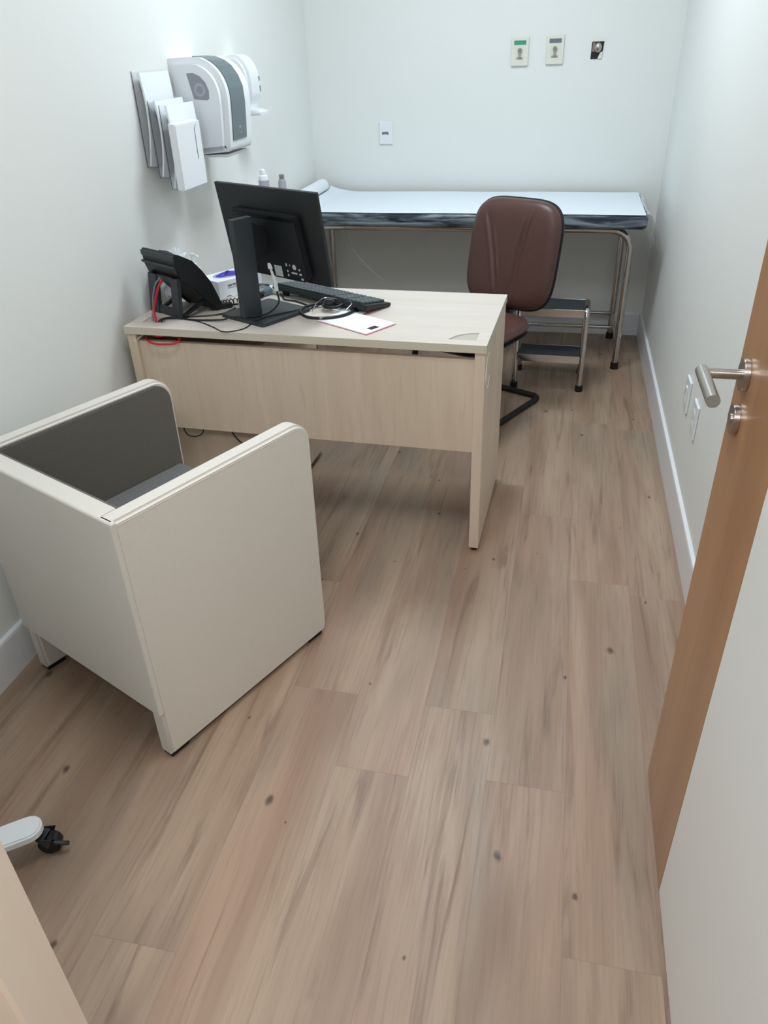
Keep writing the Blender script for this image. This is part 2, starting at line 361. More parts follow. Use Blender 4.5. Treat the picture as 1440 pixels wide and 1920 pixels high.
# door leaf, opened into the room along the right
dr = thing('door_1', 'open door leaf, grey with a wooden strip along its free edge', 'door', (.307, .45, 0)); dr['kind'] = 'structure'
DX = .036
obj('leaf', MB().box((0, 0, .006), (DX, .556, 2.1), .001), 'doorgrey', dr)
obj('wooden_strip', MB().box((-.0006, .556, .006), (DX, .862, 2.1), .0015), 'doorwood', dr, label='brown wood veneer strip with the lock')
hz, hy = 1.032, .797
hn = obj('door_handle', MB().cyl((-.001, hy, hz), (-.0105, hy, hz), .0265, 40, bev=.0015), 'rosette', dr, label='steel handle rosette')
gp = MB().tube(fillet([(-.009, hy, hz), (-.068, hy, hz)], .01), .0085, 20)
gp.cyl((-.068, hy+.012, hz), (-.068, hy-.118, hz), .0105, 28, bev=.0008)
obj('lever', gp, 'steel', hn)
lk = obj('lock_cylinder', MB().cyl((-.001, hy, hz-.078), (-.0105, hy, hz-.078), .0255, 40, bev=.0015).cyl((-.0105, hy, hz-.078), (-.0125, hy, hz-.078), .009, 20), 'rosette', dr)
hn2 = obj('door_handle', MB().cyl((DX, hy, hz), (DX+.01, hy, hz), .0265, 40).tube([(DX+.01, hy, hz), (DX+.055, hy, hz)], .0085, 16).cyl((DX+.055, hy+.01, hz), (DX+.055, hy-.118, hz), .0105, 24), 'steel', dr)
for z in (.25, 1.05, 1.85): obj('hinge', MB().cyl((DX+.004, -.004, z-.05), (DX+.004, -.004, z+.05), .006, 12), 'steel', dr)

# ceiling lights
for i, (x, y, sx, sy, P, c) in enumerate(LAMPS):
    t = thing('ceiling_light', ['square ceiling light panel above the brown chair', 'square ceiling light panel above the armchair', 'unseen corridor light panel added as fill'][i], 'ceiling light', (x, y, CEIL-.02))
    f = MB()
    for a, b in (((-sx/2, -sy/2), (sx/2, -sy/2+.02)), ((-sx/2, sy/2-.02), (sx/2, sy/2)), ((-sx/2, -sy/2+.02), (-sx/2+.02, sy/2-.02)), ((sx/2-.02, -sy/2+.02), (sx/2, sy/2-.02))): f.box((*a, 0), (*b, .02))
    obj('frame', f, 'whitem', t); obj('diffuser', MB().box((-sx/2+.02, -sy/2+.02, .006), (sx/2-.02, sy/2-.02, .018)), 'lampglass', t)

# ---------------------------------------------------------------- desk
DO = Vector((-.1938, 2.155, 0)); DR = -.0309; DW, DD = 1.194, .537
desk = thing('desk', 'pale wood laminate office desk with a front panel', 'desk', DO, DR)
# top with quarter round cable cut outs
def desk_top():
    t = bmesh.new(); R = .085
    def quarter(cx, cy, s, n=10): return [(cx+s*R*cos(pi/2*k/n), cy+.075*sin(pi/2*k/n)) for k in range(n+1)]
    # right grommet corner at (-.035,.045); quarter opening to the left / back
    outer = [(-DW, 0), (0, 0), (0, DD), (-DW, DD)]
    holes = [[(-.036, .04), (-.036, .112), (-.06, .108), (-.085, .095), (-.105, .075), (-.122, .04)], [(-1.155, .05), (-1.07, .05), (-1.085, .085), (-1.105, .11), (-1.13, .125), (-1.155, .13)]]
    vs = []; es = []
    for loop in [outer]+holes:
        v = [t.verts.new((x, y, .74)) for x, y in loop]
        for i in range(len(v)): es.append(t.edges.new((v[i], v[(i+1) % len(v)])))
    bmesh.ops.triangle_fill(t, use_beauty=True, use_dissolve=False, edges=es)
    r = bmesh.ops.extrude_face_region(t, geom=t.faces[:]); 
    for v in [g for g in r['geom'] if isinstance(g, bmesh.types.BMVert)]: v.co.z -= .025
    bmesh.ops.recalc_face_normals(t, faces=t.faces)
    mb = MB(); mb._merge(t); return mb, holes
dt, holes = desk_top()
top = obj('desktop', dt, 'desk_x', desk, sharp=20)
obj('edge_band', MB().box((-DW, -.0012, .7155), (0, 0, .7395), 0).box((0, 0, .7155), (.0012, DD, .7395)), 'desk_e', top)
for hl in holes:
    inset = [(x, y) for x, y in hl]
    obj('cable_grommet', MB().prism([(x, y, .718) for x, y in inset], (0, 0, .0185)), 'grom', desk, label='cream cable grommet tray')
for x0, x1 in ((-DW+.004, -DW+.036), (-.034, -.002)):
    sp_ = obj('side_panel', MB().box((x0, .004, .018), (x1, DD-.004, .715), .0012), 'desk_z', desk)
    for y in (.03, DD-.04): obj('foot', MB().cyl(((x0+x1)/2, y, 0), ((x0+x1)/2, y, .018), .012, 16), 'rubber', desk)
obj('front_panel', MB().box((-DW+.036, .016, .378), (-.034, .034, .689), .001), 'desk_z', desk)
obj('rail', MB().box((-DW+.036, .30, .67), (-.034, .318, .715), .001), 'steel', desk, label='metal rail under the desktop')
# thin oval outline pressed into the right side panel
ov = [(.0005, .06+.052*cos(a), .64+.055*sin(a)) for a in [radians(50+k*12) for k in range(24)]]
obj('oval_recess', MB().tube(ov, .0012, 6), 'cream', desk)
ped = thing('drawer_pedestal', 'pale wood drawer pedestal under the left end of the desk', 'drawer unit', DO, DR)
px0, px1, py0, py1 = -1.125, -.757, .09, .62
obj('body', MB().box((px0, py0, .032), (px1, py1, .665), .001), 'desk_z', ped)
for k in range(3):
    z0 = .05+k*.203; d = obj('drawer', MB().box((px0+.004, py1, z0), (px1-.004, py1+.017, z0+.188), .002), 'desk_x', ped)
    obj('drawer_handle', MB().tube(fillet([(px0+.11, py1+.017, z0+.14), (px0+.11, py1+.036, z0+.14), (px1-.11, py1+.036, z0+.14), (px1-.11, py1+.017, z0+.14)], .01), .004, 8), 'steel', d)
for x in (px0+.04, px1-.04):
    for y in (py0+.04, py1-.04): obj('wheel', MB().cyl((x-.012, y, .0150), (x+.012, y, .0150), .0150, 20).box((x-.008, y-.01, .018), (x+.008, y+.01, .033)), 'rubber', ped)

# ---------------------------------------------------------------- tub armchair
AR = math.atan2(-.411, .912)
ac = thing('armchair', 'square white leatherette tub armchair with grey lining', 'armchair', (-.838, 1.128, 0), AR)
AW, AD, AH, TH = .590, .597, .700, .047
def side_panel(x0):
    # outline in y,z with rounded top front corner; the rear edge stays behind the back panel
    o = [(0.004, .014), (AD-.012, .014), (AD-.002, .03), (AD+.002, AH-.062)]
    for k in range(1, 13): a = radians(90*k/12); o.append((AD+.002-.062+.062*cos(a), AH-.062+.062*sin(a)))
    o += [(.004, AH), (.004, .20)]
    return MB().prism([(x0, y, z) for y, z in o], (TH, 0, 0), bev=.007, seg=3)
for x0 in (-TH, -AW):
    s_ = obj('side_panel', side_panel(x0), 'leather', ac, sharp=50)
    xo = -.0008 if x0 == -TH else -AW+.0008
    pth = [(xo, .006, AH-.012), (xo, AD-.060, AH-.012)]+[(xo, AD-.060+.050*sin(radians(a)), AH-.062+.050*cos(radians(a))) for a in (25, 50, 75, 90)]+[(xo, AD-.009, .06)]
    obj('seam', MB().tube(pth, .0014, 6), 'leather', s_)
obj('back_panel', MB().box((-AW-.001, -.003, .152), (.001, .013, AH), .006, 3).box((-AW+TH, .008, .152), (-TH, TH, AH-.0015), .003, 2), 'leather', ac, sharp=50)
for x0, x1 in ((-TH-.010, -TH+.002), (-AW+TH-.002, -AW+TH+.010)):
    o = [(TH, .30), (AD-.014, .30), (AD-.012, AH-.066)]
    for k in range(1, 9): a = radians(90*k/8); o.append((AD-.069+.057*cos(a), AH-.066+.057*sin(a)))
    o += [(TH, AH-.009)]
    obj('lining', MB().prism([(x0, y, z) for y, z in o], (x1-x0, 0, 0), bev=.003), 'fabric', ac)
obj('lining', MB().box((-AW+TH, TH-.004, .30), (-TH, TH+.012, AH-.009), .003), 'fabric', ac)
obj('seat_base', MB().box((-AW+TH, TH, .20), (-TH, AD-.03, .325), .006), 'leather', ac)
obj('seat_cushion', MB().box((-AW+TH+.010, TH+.012, .322), (-TH-.010, AD-.022, .434), .014, 4), 'fabric_seat', ac, label='grey fabric seat cushion')
for x in (-.024, -AW+.024):
    for y in (.035, AD-.045): obj('foot', MB().box((x-.016, y-.028, 0), (x+.016, y+.028, .015), .002), 'rubber', ac)

# ---------------------------------------------------------------- examination couch
BX0, BX1, BY0, BY1 = -1.36, .378, 3.885, 4.50
bed = thing('examination_couch', 'examination couch with chrome tube frame and dark mattress', 'examination bed', ((BX0+BX1)/2, 4.2, 0))
mbm = MB(); 
def matt():
    t = MB(); t.box((BX0, BY0, .718), (BX1, BY1, .787), .024, 5); return t
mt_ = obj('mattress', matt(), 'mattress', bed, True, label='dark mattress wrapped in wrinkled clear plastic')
RT = .0165
LX0, LX1, FY, BY = -1.335, .318, 3.985, 4.475
fr1 = MB().tube(fillet([(LX0, FY, .02), (LX0, FY, .70), (LX1, FY, .70), (LX1, FY, .02)], .11, 8), RT, 14)
fr2 = MB().tube(fillet([(LX0, BY, .02), (LX0, BY, .70), (LX1-.01, BY, .70), (LX1-.01, BY, .02)], .11, 8), RT, 14)
obj('leg_frame', fr1, 'chrome', bed, True, label='front chrome tube frame'); obj('leg_frame', fr2, 'chrome', bed, True)
for x in (LX0+.12, -.5, LX1-.14): obj('cross_rail', MB().tube([(x, FY, .702), (x, BY, .702)], .0125, 12), 'chrome', bed, True)
for x in (LX0, LX1-.006): obj('cross_rail', MB().tube([(x, FY, .146), (x, BY, .146)], .0095, 12), 'chrome', bed, True)
for y in (4.22, BY): obj('stretcher', MB().tube([(LX0, y, .146), (LX1-.006, y, .146)], .0105, 12), 'chrome', bed, True)
for x in (LX0, LX1):
    for y in (FY, BY): obj('foot', MB().cyl((x if y == FY or x < 0 else x-.01, y, 0), (x if y == FY or x < 0 else x-.01, y, .035), .021, 18, r2=.0195), 'rubber', bed, True)
def filmf(u, v):
    y = BY0+.01+v*(BY1-BY0-.05); a = u
    x = BX1-.012+.075*a+.006*sin(9*v+3*a); z = .789-.012*a-.15*a*a+.006*sin(14*v)+.008*sin(23*v+5*a)
    return Vector((min(x, XR-.006), y, z))
obj('plastic_cover', MB().grid(filmf, 14, 30, .0006), 'film', bed, True, label='clear plastic film hanging off the end')
def sheetf(u, v):
    x = BX0+.03+u*(BX1-BX0-.045); y = BY0+.006+v*(BY1-BY0-.008)
    z = .7892+.0008*sin(17*u+2*v)+.0006*sin(31*v+5*u)
    if v < .03: z -= (.03-v)*.10
    if u < .05: z += (.05-u)**2*5
    if v > .93 and u < .09: z += .018*(v-.93)/.07*(1-u/.09)
    return Vector((x, y, z))
single('paper_sheet', MB().grid(sheetf, 60, 24, .0007), 'papersheet', 'white disposable paper sheet covering the examination couch', 'paper sheet')
rl = thing('paper_roll', 'white paper roll lying across the left end of the couch', 'paper roll', (-1.365, 4.19, .79))
obj('paper', MB().cyl((0, -.26, .037), (0, .27, .037), .0355, 32, bev=.002), 'paper', rl)
obj('core', MB().cyl((0, -.262, .037), (0, .272, .037), .014, 16), 'smoke2', rl)
cordp = [(-1.115, 3.955, .70), (-1.085, 3.95, .62), (-1.034, 3.95, .548), (-.97, 3.95, .482), (-.9, 3.95, .427)]
single('hose', MB().tube(cordp, .0034, 8, 6), 'gcable', 'thin pale tube dangling below the examination couch', 'tube')

# ---------------------------------------------------------------- step stool
st = thing('step_stool', 'chrome two-step stool with dark ribbed treads', 'step stool', (-.02, 3.78, 0), -.03)
def stw(p): return Vector((p[0]+.02, p[1]-3.78, p[2]))
for sx in (-1, 1):
    x = .160*sx
    pts = fillet([(x, -.125, .02), (x, -.092, .392), (x, .085, .392), (x, .115, .02)], .045, 6)
    obj('side_frame', MB().tube(pts, .0152, 14), 'chrome', st)
    for y in (-.1265, .1165): obj('rubber_foot', MB().cyl((x, y, 0), (x, y, .03), .019, 16, r2=.0178), 'rubber', st)
for (z, y0, y1) in ((.388, -.098, .09), (.172, -.135, .02)):
    tr = obj('tread', MB().box((-.148, y0+.004, z-.004), (.148, y1, z+.006), .003), 'tread', st, label='dark ribbed rubber tread')
    obj('trim', MB().box((-.150, y0-.002, z-.03), (.150, y0+.0035, z+.008), .002), 'chrome', tr, label='chrome edge trim')
    obj('trim', MB().box((-.150, y1, z-.03), (.150, y1+.005, z+.006), .002), 'chrome', tr, label='chrome edge trim')
obj('brace', MB().tube([(-.16, .108, .08), (.16, .108, .08)], .006, 8), 'chrome', st)
for sx in (-1, 1): obj('brace', MB().tube(fillet([(.160*sx, -.112, .155), (.160*sx, .02, .155), (.160*sx, .104, .155)], .01), .008, 8), 'chrome', st)

# ---------------------------------------------------------------- brown cantilever chair (faces the desk)
cf = Vector((-.45, -.893)).normalized()      # forward
CR = math.atan2(-cf.x, cf.y)                 # local +Y = forward
# local frame: +Y forward, +X = chair's own right
ch = thing('office_chair', 'brown leather visitor chair on black sled base behind the desk', 'chair', (-.195, 3.59, 0), CR)
def crease(x, z):
    d = 0
    for (x0, sl, cv, z0, z1, amp, wd) in ((.06, .10, .6, -.22, .20, .0055, .008), (.035, .12, .7, -.16, .20, .004, .007), (-.09, -.30, -.5, -.22, .18, .006, .010), (-.06, -.26, -.6, -.2, .12, .004, .008), (-.03, -.3, -.4, -.22, .0, .003, .009)):
        if z0 < z < z1:
            f = min(1, (z-z0)/.06, (z1-z)/.06); c = x0+sl*z+cv*z*z*.5; d += -amp*f*(math.exp(-((x-c)/wd)**2)-.6*math.exp(-((x-c-1.6*wd)/wd)**2))
    return d
# pad front is -Y; turn it so that it faces +Y and leans back
tilt = radians(12)
bmx = Matrix.Translation((-.028, .10, .693)) @ Matrix.Rotation(tilt, 4, 'X') @ Matrix.Rotation(pi, 4, 'Z')
bw, bh = .436, .458
br = obj('backrest', MB().pad(bw, bh, .045, .010, k=4.2, disp=crease, mx=bmx, n=96, pw=9), 'brown', ch, label='brown creased leather backrest')
smx = Matrix.Translation((-.028, .10, .693)) @ Matrix.Rotation(tilt, 4, 'X') @ Matrix.Translation((0, -.012, 0)) @ Matrix.Rotation(pi, 4, 'Z')
obj('back_shell', MB().pad(bw+.012, bh+.012, .006, .016, k=4.2, mx=smx, n=30, pw=9), 'blackp', ch)
qmx = Matrix.Translation((0, .41, .445)) @ Matrix.Rotation(-pi/2, 4, 'X')
obj('seat', MB().pad(.44, .46, .045, .03, k=4.5, mx=Matrix.Translation((0, .40, .43)) @ Matrix.Rotation(pi/2, 4, 'X') @ Matrix.Rotation(pi, 4, 'Z'), n=36), 'brown', ch)
obj('seat_shell', MB().pad(.43, .45, .012, .016, k=4.5, mx=Matrix.Translation((0, .40, .402)) @ Matrix.Rotation(pi/2, 4, 'X') @ Matrix.Rotation(pi, 4, 'Z'), n=24), 'blackp', ch)
obj('back_bracket', MB().prism([(-.045, y, z) for y, z in ((.055, .68), (.075, .68), (.14, .42), (.34, .385), (.34, .37), (.12, .395), (.095, .42))], (.07, 0, 0), bev=.003), 'blackp', ch)
hw = .165
sled = fillet([(hw, .26, .383), (hw, .56, .383), (hw, .60, .0135), (hw, 0, .0135), (-hw, 0, .0135), (-hw, .60, .0135), (-hw, .56, .383), (-hw, .26, .383)], .05, 7)
obj('sled_base', MB().tube(sled, .0135, 14), 'rubber', ch, label='black steel tube sled base')

# ---------------------------------------------------------------- monitor
MT = -.482; mw_ = Vector((cos(MT), sin(MT), 0)); mn = Vector((-sin(MT), cos(MT), 0))
mon = thing('monitor', 'black computer monitor on the desk, seen from behind', 'monitor', (-.957, 2.378, .74), MT)
MO = Vector((-.957, 2.378, .74))
# local: +X = width, +Y = towards the user (screen side)
def ml(p): d = Vector(p)-MO; return Vector((d.dot(mw_), d.dot(mn), d.z))
ctop = ml((-.937, 2.407, 1.133)); TL = .146
# screen frame: origin top centre, down vector
dn = Vector((0, sin(TL), -cos(TL))); nrm = Vector((0, cos(TL), sin(TL)))
sm = Matrix.Translation(ctop) @ Matrix.Rotation(-TL, 4, 'X').inverted()
sm = Matrix.Translation(ctop) @ Matrix(((1, 0, 0), (0, cos(TL), -sin(TL)), (0, sin(TL), cos(TL)))).to_4x4()
MW, MH = .470, .291
def sc_box(x0, x1, y0, y1, z0, z1, bev=0.0, seg=2): return MB().box((x0, y0, z0), (x1, y1, z1), bev, seg, mx=sm)
pn = obj('panel', sc_box(-MW/2, MW/2, 0, .014, -MH, 0, .003), 'blackp', mon)
obj('screen', sc_box(-MW/2+.008, MW/2-.008, .0141, .0148, -MH+.02, -.008), 'blackpg', mon, label='dark glossy screen')
bk = MB().prism([(-.15, -.001, -.07), (.15, -.001, -.07), (.165, -.001, -.262), (.14, -.001, -.28), (-.14, -.001, -.28), (-.165, -.001, -.262)], (0, -.026, 0), mx=sm, bev=.006)
cov = obj('back_cover', bk, 'blackp', mon)
# vent groove, stickers and small marks on the back cover
obj('vent', MB().box((-.14, -.0285, -.088), (.14, -.0265, -.076), 0, mx=sm), 'blackpg', cov)
obj('sticker', MB().box((.012, -.0279, -.272), (.047, -.0272, -.236), 0, mx=sm), 'lightmark', cov, label='white barcode sticker')
mk = MB()
def logo_disc(mb, x, z, r): mb.prism([(x+r*cos(2*pi*k/20), -.0272, z+r*sin(2*pi*k/20)) for k in range(20)], (0, -.0006, 0), mx=sm)
logo_disc(mk, .108, -.232, .0085)
for x, z, w_, h_ in ((.104, -.252, .026, .005), (.072, -.228, .006, .009), (.074, -.248, .006, .007), (.074, -.262, .006, .008), (.130, -.238, .006, .006), (.132, -.253, .010, .006), (.137, -.268, .010, .006), (.088, -.228, .003, .006)):
    mk.box((x-w_/2, -.0278, z-h_/2), (x+w_/2, -.0272, z+h_/2), 0, mx=sm)
obj('printed_marks', mk, 'lightmark', cov, label='pale round logo and port icons')
cb_ = ml((-1.003, 2.335, .74))
neck = MB().box((cb_.x+.010, cb_.y-.044, .010), (cb_.x+.034, cb_.y+.032, .318), .003)
nk = obj('neck', neck, 'dgrey', mon)
obj('hinge_arm', MB().prism([(cb_.x-.008, cb_.y+.03, .16), (cb_.x-.008, cb_.y+.03, .30), (cb_.x-.008, ctop.y+.0, .27), (cb_.x-.008, ctop.y+.012, .2)], (.036, 0, 0), bev=.002), 'blackp', nk)
obj('stand_base', MB().prism([(x, y, 0) for x, y in rrect(.212, .222, .014)], (0, 0, .0105), bev=.002), 'dgrey', mon, label='dark grey square stand base')
vp = ml((-.915, 2.44, .74)); 
# cable with pale plug leaving the ports
def at(p): return Vector(p)
vplug = sm @ Vector((-.015, -.006, -.285))
vw = MATRIX[mon.name] @ vplug
vc = thing('video_cable', 'black video cable with a long white plug hanging under the monitor', 'cable', (vw.x, vw.y, .7505))
obj('plug', MB().tube([vw+Vector((-.006, -.02, .03)), vw+Vector((0, -.022, .0)), vw+Vector((.003, -.02, -.045))], .0075, 10, 4).box(vw+Vector((-.016, -.03, .028)), vw+Vector((.004, -.014, .048)), .003), 'whitem', vc, True, label='white cable plug')
def dz(x, y, z=.7435): return Vector((x, y, z))

# ---------------------------------------------------------------- keyboard
KA = -.50
kb = thing('keyboard', 'black computer keyboard on the desk', 'keyboard', (-.785, 2.560, .741), KA)
kt = radians(-9)
km = Matrix.Translation((0, -.060, .0315)) @ Matrix.Rotation(kt, 4, 'X')
obj('case', MB().prism([(-.229, y, z) for y, z in ((0, 0), (.124, 0), (.126, -.008), (.12, -.012), (0, -.017), (-.006, -.010))], (.458, 0, 0), mx=km, bev=.002), 'blackp', kb)
keys = MB(); 
for r_ in range(6):
    y0 = .010+r_*.0182+(0 if r_ < 5 else .004)
    x = -.218
    for (n_, wd) in ((15, .0187), (3, .0187), (4, .0187)):
        for k in range(n_):
            if r_ == 0 and 4 <= k <= 8 and n_ == 15:
                if k == 4: keys.box((x+.001, y0, 0), (x+wd*5-.001, y0+.0155, .0065), .0015, 1, mx=km)
            else: keys.box((x+.002, y0, 0), (x+wd-.002, y0+.0145, .0075), .0015, 1, mx=km)
            x += wd
        x += .006
kk = obj('keys', keys, 'key', kb, flat=True)
# turn the keyboard so its raised rear edge faces the camera side
for x in (-.17, .17): obj('foot', MB().box((x-.015, -.058, 0), (x+.015, -.050, .013), .001), 'rubber', kb)

# ---------------------------------------------------------------- desk phone
PA = math.atan2(-.5, .865); PO = (-1.24, 2.288, .74)
ph = thing('desk_phone', 'black desk telephone on a slanted stand, seen from behind', 'telephone', PO, PA)
# local +X = w, +Y = n (front of phone)
prof = [(.0, .205), (.006, .213), (.022, .208), (.068, .182), (.10, .145), (.130, .10), (.150, .05), (.163, .010), (.155, .002), (.135, .006), (.09, .055), (.05, .10), (.015, .130), (.002, .165)]
obj('body', MB().prism([(-.150, y, z) for y, z in prof], (.190, 0, 0), bev=.003), 'blackp', ph)
obj('top_ridge', MB().box((-.150, -.006, .168), (.036, .012, .176), .002).box((-.152, -.002, .19), (.038, .014, .208), .003), 'dgrey', ph)
# handset on the left front, bulging over the body
hs = [(-.115, .045, .185), (-.115, .082, .172), (-.115, .112, .14), (-.115, .142, .085), (-.115, .165, .03)]
obj('handset', MB().tube(hs, .02, 12, 5, radii=[.016, .015, .014, .014, .016, .020]), 'blackpg', ph)
lg = MB()
for (x0, x1, b0, b1) in ((-.135, -.085, -.162, -.105), (-.002, .038, -.028, .018)):
    lg.prism([(x0, 0, .135), (x1, 0, .135), (b1, 0, 0), (b0, 0, 0)], (0, .014, 0), bev=.002)
lg.prism([(-.152, .002, .03), (.008, .002, .03), (.010, .002, .003), (-.158, .002, .003)], (0, .010, 0), bev=.001)
lg.prism([(-.115, .003, .135), (.02, .003, .135), (.02, .003, .118), (-.115, .003, .118)], (0, .04, 0), bev=.001)
obj('stand', lg, 'dgrey', ph)
for x in (.012, -.125): obj('stand_arm', MB().prism([(x, y, z) for y, z in ((.01, .004), (.012, .014), (.10, .048), (.14, .014), (.13, .003), (.098, .034))], (.016, 0, 0), bev=.0015), 'blackp', ph)
P_ = MATRIX[ph.name]
def pw_(x, y, z): return P_ @ Vector((x, y, z))
# cables at the phone
hole = Vector((-1.300, 2.245, .0))
single('red_cable', MB().tube([pw_(-.045, -.004, .125), pw_(-.058, -.014, .10), pw_(-.078, -.022, .055), pw_(-.088, -.03, .02), (-1.306, 2.262, .75), (-1.302, 2.258, .725), (-1.300, 2.25, .70)], .0042, 10, 6), 'red', 'red network cable dropping from the telephone into the desk opening', 'cable')
single('grey_cable', MB().tube([pw_(-.052, -.004, .13), pw_(-.075, -.014, .105), pw_(-.095, -.020, .06), pw_(-.098, -.026, .02), (-1.322, 2.270, .745), (-1.318, 2.27, .725), (-1.318, 2.262, .70)], .0030, 8, 6), 'gcable', 'thin grey cable beside the red one behind the telephone', 'cable')
rl_ = [(-1.340, 2.255, .70), (-1.318, 2.205, .694), (-1.29, 2.185, .690), (-1.25, 2.178, .690), (-1.205, 2.183, .694), (-1.20, 2.205, .704), (-1.24, 2.215, .708), (-1.285, 2.215, .703), (-1.32, 2.235, .706)]
single('red_cable', MB().tube(rl_, .0036, 8, 6), 'red', 'loop of red cable hanging over the desk front panel', 'cable')
single('white_cable', MB().tube([(-1.335, 2.24, .712), (-1.345, 2.215, .700), (-1.358, 2.195, .69)], .003, 8, 5), 'whitem', 'short pale cable end under the left corner of the desktop', 'cable')
def cable(pts, label, r=.0024, m_='bcable', cat='cable', name='black_cable'): return single(name, MB().tube(pts, r, 8, 7), m_, label, cat)
cable([(-1.296, 2.262, .715), (-1.292, 2.262, .742), (-1.262, 2.300, .7427), (-1.215, 2.305, .7427), (-1.15, 2.325, .7427), (-1.105, 2.355, .7427), (-1.085, 2.42, .7427)], 'black cable running from the desk opening behind the monitor base', r=.0026)
obj('cord', MB().tube([(-1.285, 2.262, .715), (-1.282, 2.262, .744), (-1.245, 2.285, .7432), (-1.16, 2.275, .7432), (-1.07, 2.275, .748), (-1.045, 2.285, .7545), (-.97, 2.30, .7555), (-.93, 2.335, .7575), (-.918, 2.40, .772), vw+Vector((.006, -.02, -.058)), vw+Vector((.003, -.02, -.042))], .0031, 8, 7), 'bcable', vc, True)
cable([(-1.225, 2.286, .7424), (-1.15, 2.262, .7424), (-1.08, 2.215, .7424), (-1.035, 2.178, .7424), (-1.0, 2.182, .7424), (-.972, 2.215, .7424), (-.966, 2.262, .7424)], 'thin black cable dipping towards the front edge of the desk', r=.0018)
cable([(-.952, 2.262, .7530), (-.93, 2.31, .7530), (-.865, 2.375, .7530), (-.842, 2.40, .7530), (-.82, 2.44, .7450), (-.80, 2.49, .7440), (-.80, 2.53, .7440)], 'black cable lying across the monitor base to the keyboard', r=.0022)
cable([(-.985, 2.60, .7436), (-.962, 2.565, .7436), (-.945, 2.535, .7436), (-.90, 2.52, .7436), (-.85, 2.485, .7436), (-.82, 2.47, .7436)], 'black cable from the left corner of the keyboard towards the stethoscope', r=.0028)
# handset coil cord
cp = [Vector(p) for p in ((-1.150, 2.425, .7530), (-1.125, 2.455, .7530), (-1.08, 2.50, .7530), (-1.05, 2.53, .7530), (-1.03, 2.56, .7530))]
base_ = catmull(cp, 26); coil = []
for i, p in enumerate(base_):
    a = i*1.05; coil.append(p+Vector((-.7*cos(a), .7*cos(a), 1.0*sin(a)))*.0085)
single('coiled_cord', MB().tube(coil, .0018, 6), 'bcable', 'black coiled handset cord between the telephone and monitor base', 'cord')
# power adapter
ad = thing('power_adapter', 'small black power adapter beside the monitor base', 'adapter', (-1.122, 2.425, .7405), .62)
obj('body', MB().box((-.055, -.012, 0), (.022, .012, .018), .004), 'blackp', ad)
obj('strain_relief', MB().cyl((.022, 0, .008), (.045, 0, .007), .004, 10, r2=.0025), 'rubber', ad)
ms = thing('computer_mouse', 'grey computer mouse half hidden behind the monitor neck', 'mouse', (-1.052, 2.590, .7403), -.5)
obj('shell', MB().pad(.058, .10, .030, .002, k=2.6, n=18, pw=2.2, mx=Matrix.Translation((0, 0, .0025)) @ Matrix.Rotation(-pi/2, 4, 'X')), 'greystrip', ms)
obj('scroll_wheel', MB().cyl((-.004, .026, .026), (.004, .026, .026), .007, 14), 'rubber', ms)

# ---------------------------------------------------------------- papers and stethoscope
npd = thing('notepad', 'white notepad with red edge lying below the stethoscope', 'notepad', (-.630, 2.318, .7402), -.545)
obj('pages', MB().box((-.112, -.066, .0012), (.112, .066, .0052), .0004), 'paper', npd)
obj('cover', MB().box((-.113, -.067, 0), (.114, .067, .0013), 0), 'redp', npd, label='red back cover')
obj('printed_logo', MB().box((.078, -.030, .0052), (.100, .006, .0055), 0), 'dark', npd, label='small dark printed mark')
bk2 = thing('booklet', 'white booklet with red spine sticking out under the keyboard', 'booklet', (-.712, 2.458, .7402), -.50)
obj('pages', MB().box((-.10, -.03, .0006), (.10, .05, .0026), 0), 'paper', bk2)
obj('spine', MB().box((.1, -.03, .0), (.1035, .05, .003), 0), 'redp', bk2, label='red spine')
stp = thing('stethoscope', 'black stethoscope coiled on the desk in front of the keyboard', 'stethoscope', (-.74, 2.40, .745))
loop = [(-.715, 2.475, .752), (-.668, 2.452, .751), (-.662, 2.405, .750), (-.69, 2.352, .750), (-.745, 2.322, .750), (-.80, 2.330, .750), (-.836, 2.375, .754), (-.835, 2.43, .752), (-.80, 2.468, .754), (-.745, 2.478, .762), (-.708, 2.455, .762), (-.722, 2.425, .757), (-.76, 2.42, .757), (-.775, 2.455, .757), (-.74, 2.485, .757)]
obj('tubing', MB().tube(loop, .0052, 12, 8), 'bcable', stp, True)
obj('ring_mark', MB().cyl((-.752, 2.3205, .750), (-.738, 2.3245, .750), .0056, 14), 'gcable', stp, True, label='grey band on the tube')
obj('chest_piece', MB().cyl((-.752, 2.437, .7655), (-.752, 2.437, .7755), .018, 28, bev=.002).cyl((-.752, 2.437, .7755), (-.752, 2.437, .779), .012, 20), 'dgrey', stp, True)
obj('headset', MB().tube([(-.715, 2.475, .764), (-.69, 2.455, .7705), (-.67, 2.425, .7700), (-.68, 2.39, .7600)], .0018, 8, 6).tube([(-.715, 2.475, .764), (-.74, 2.465, .7725), (-.765, 2.435, .7830), (-.79, 2.42, .7700), (-.80, 2.39, .7480)], .0018, 8, 6), 'steel', stp, True, label='thin metal ear tubes')

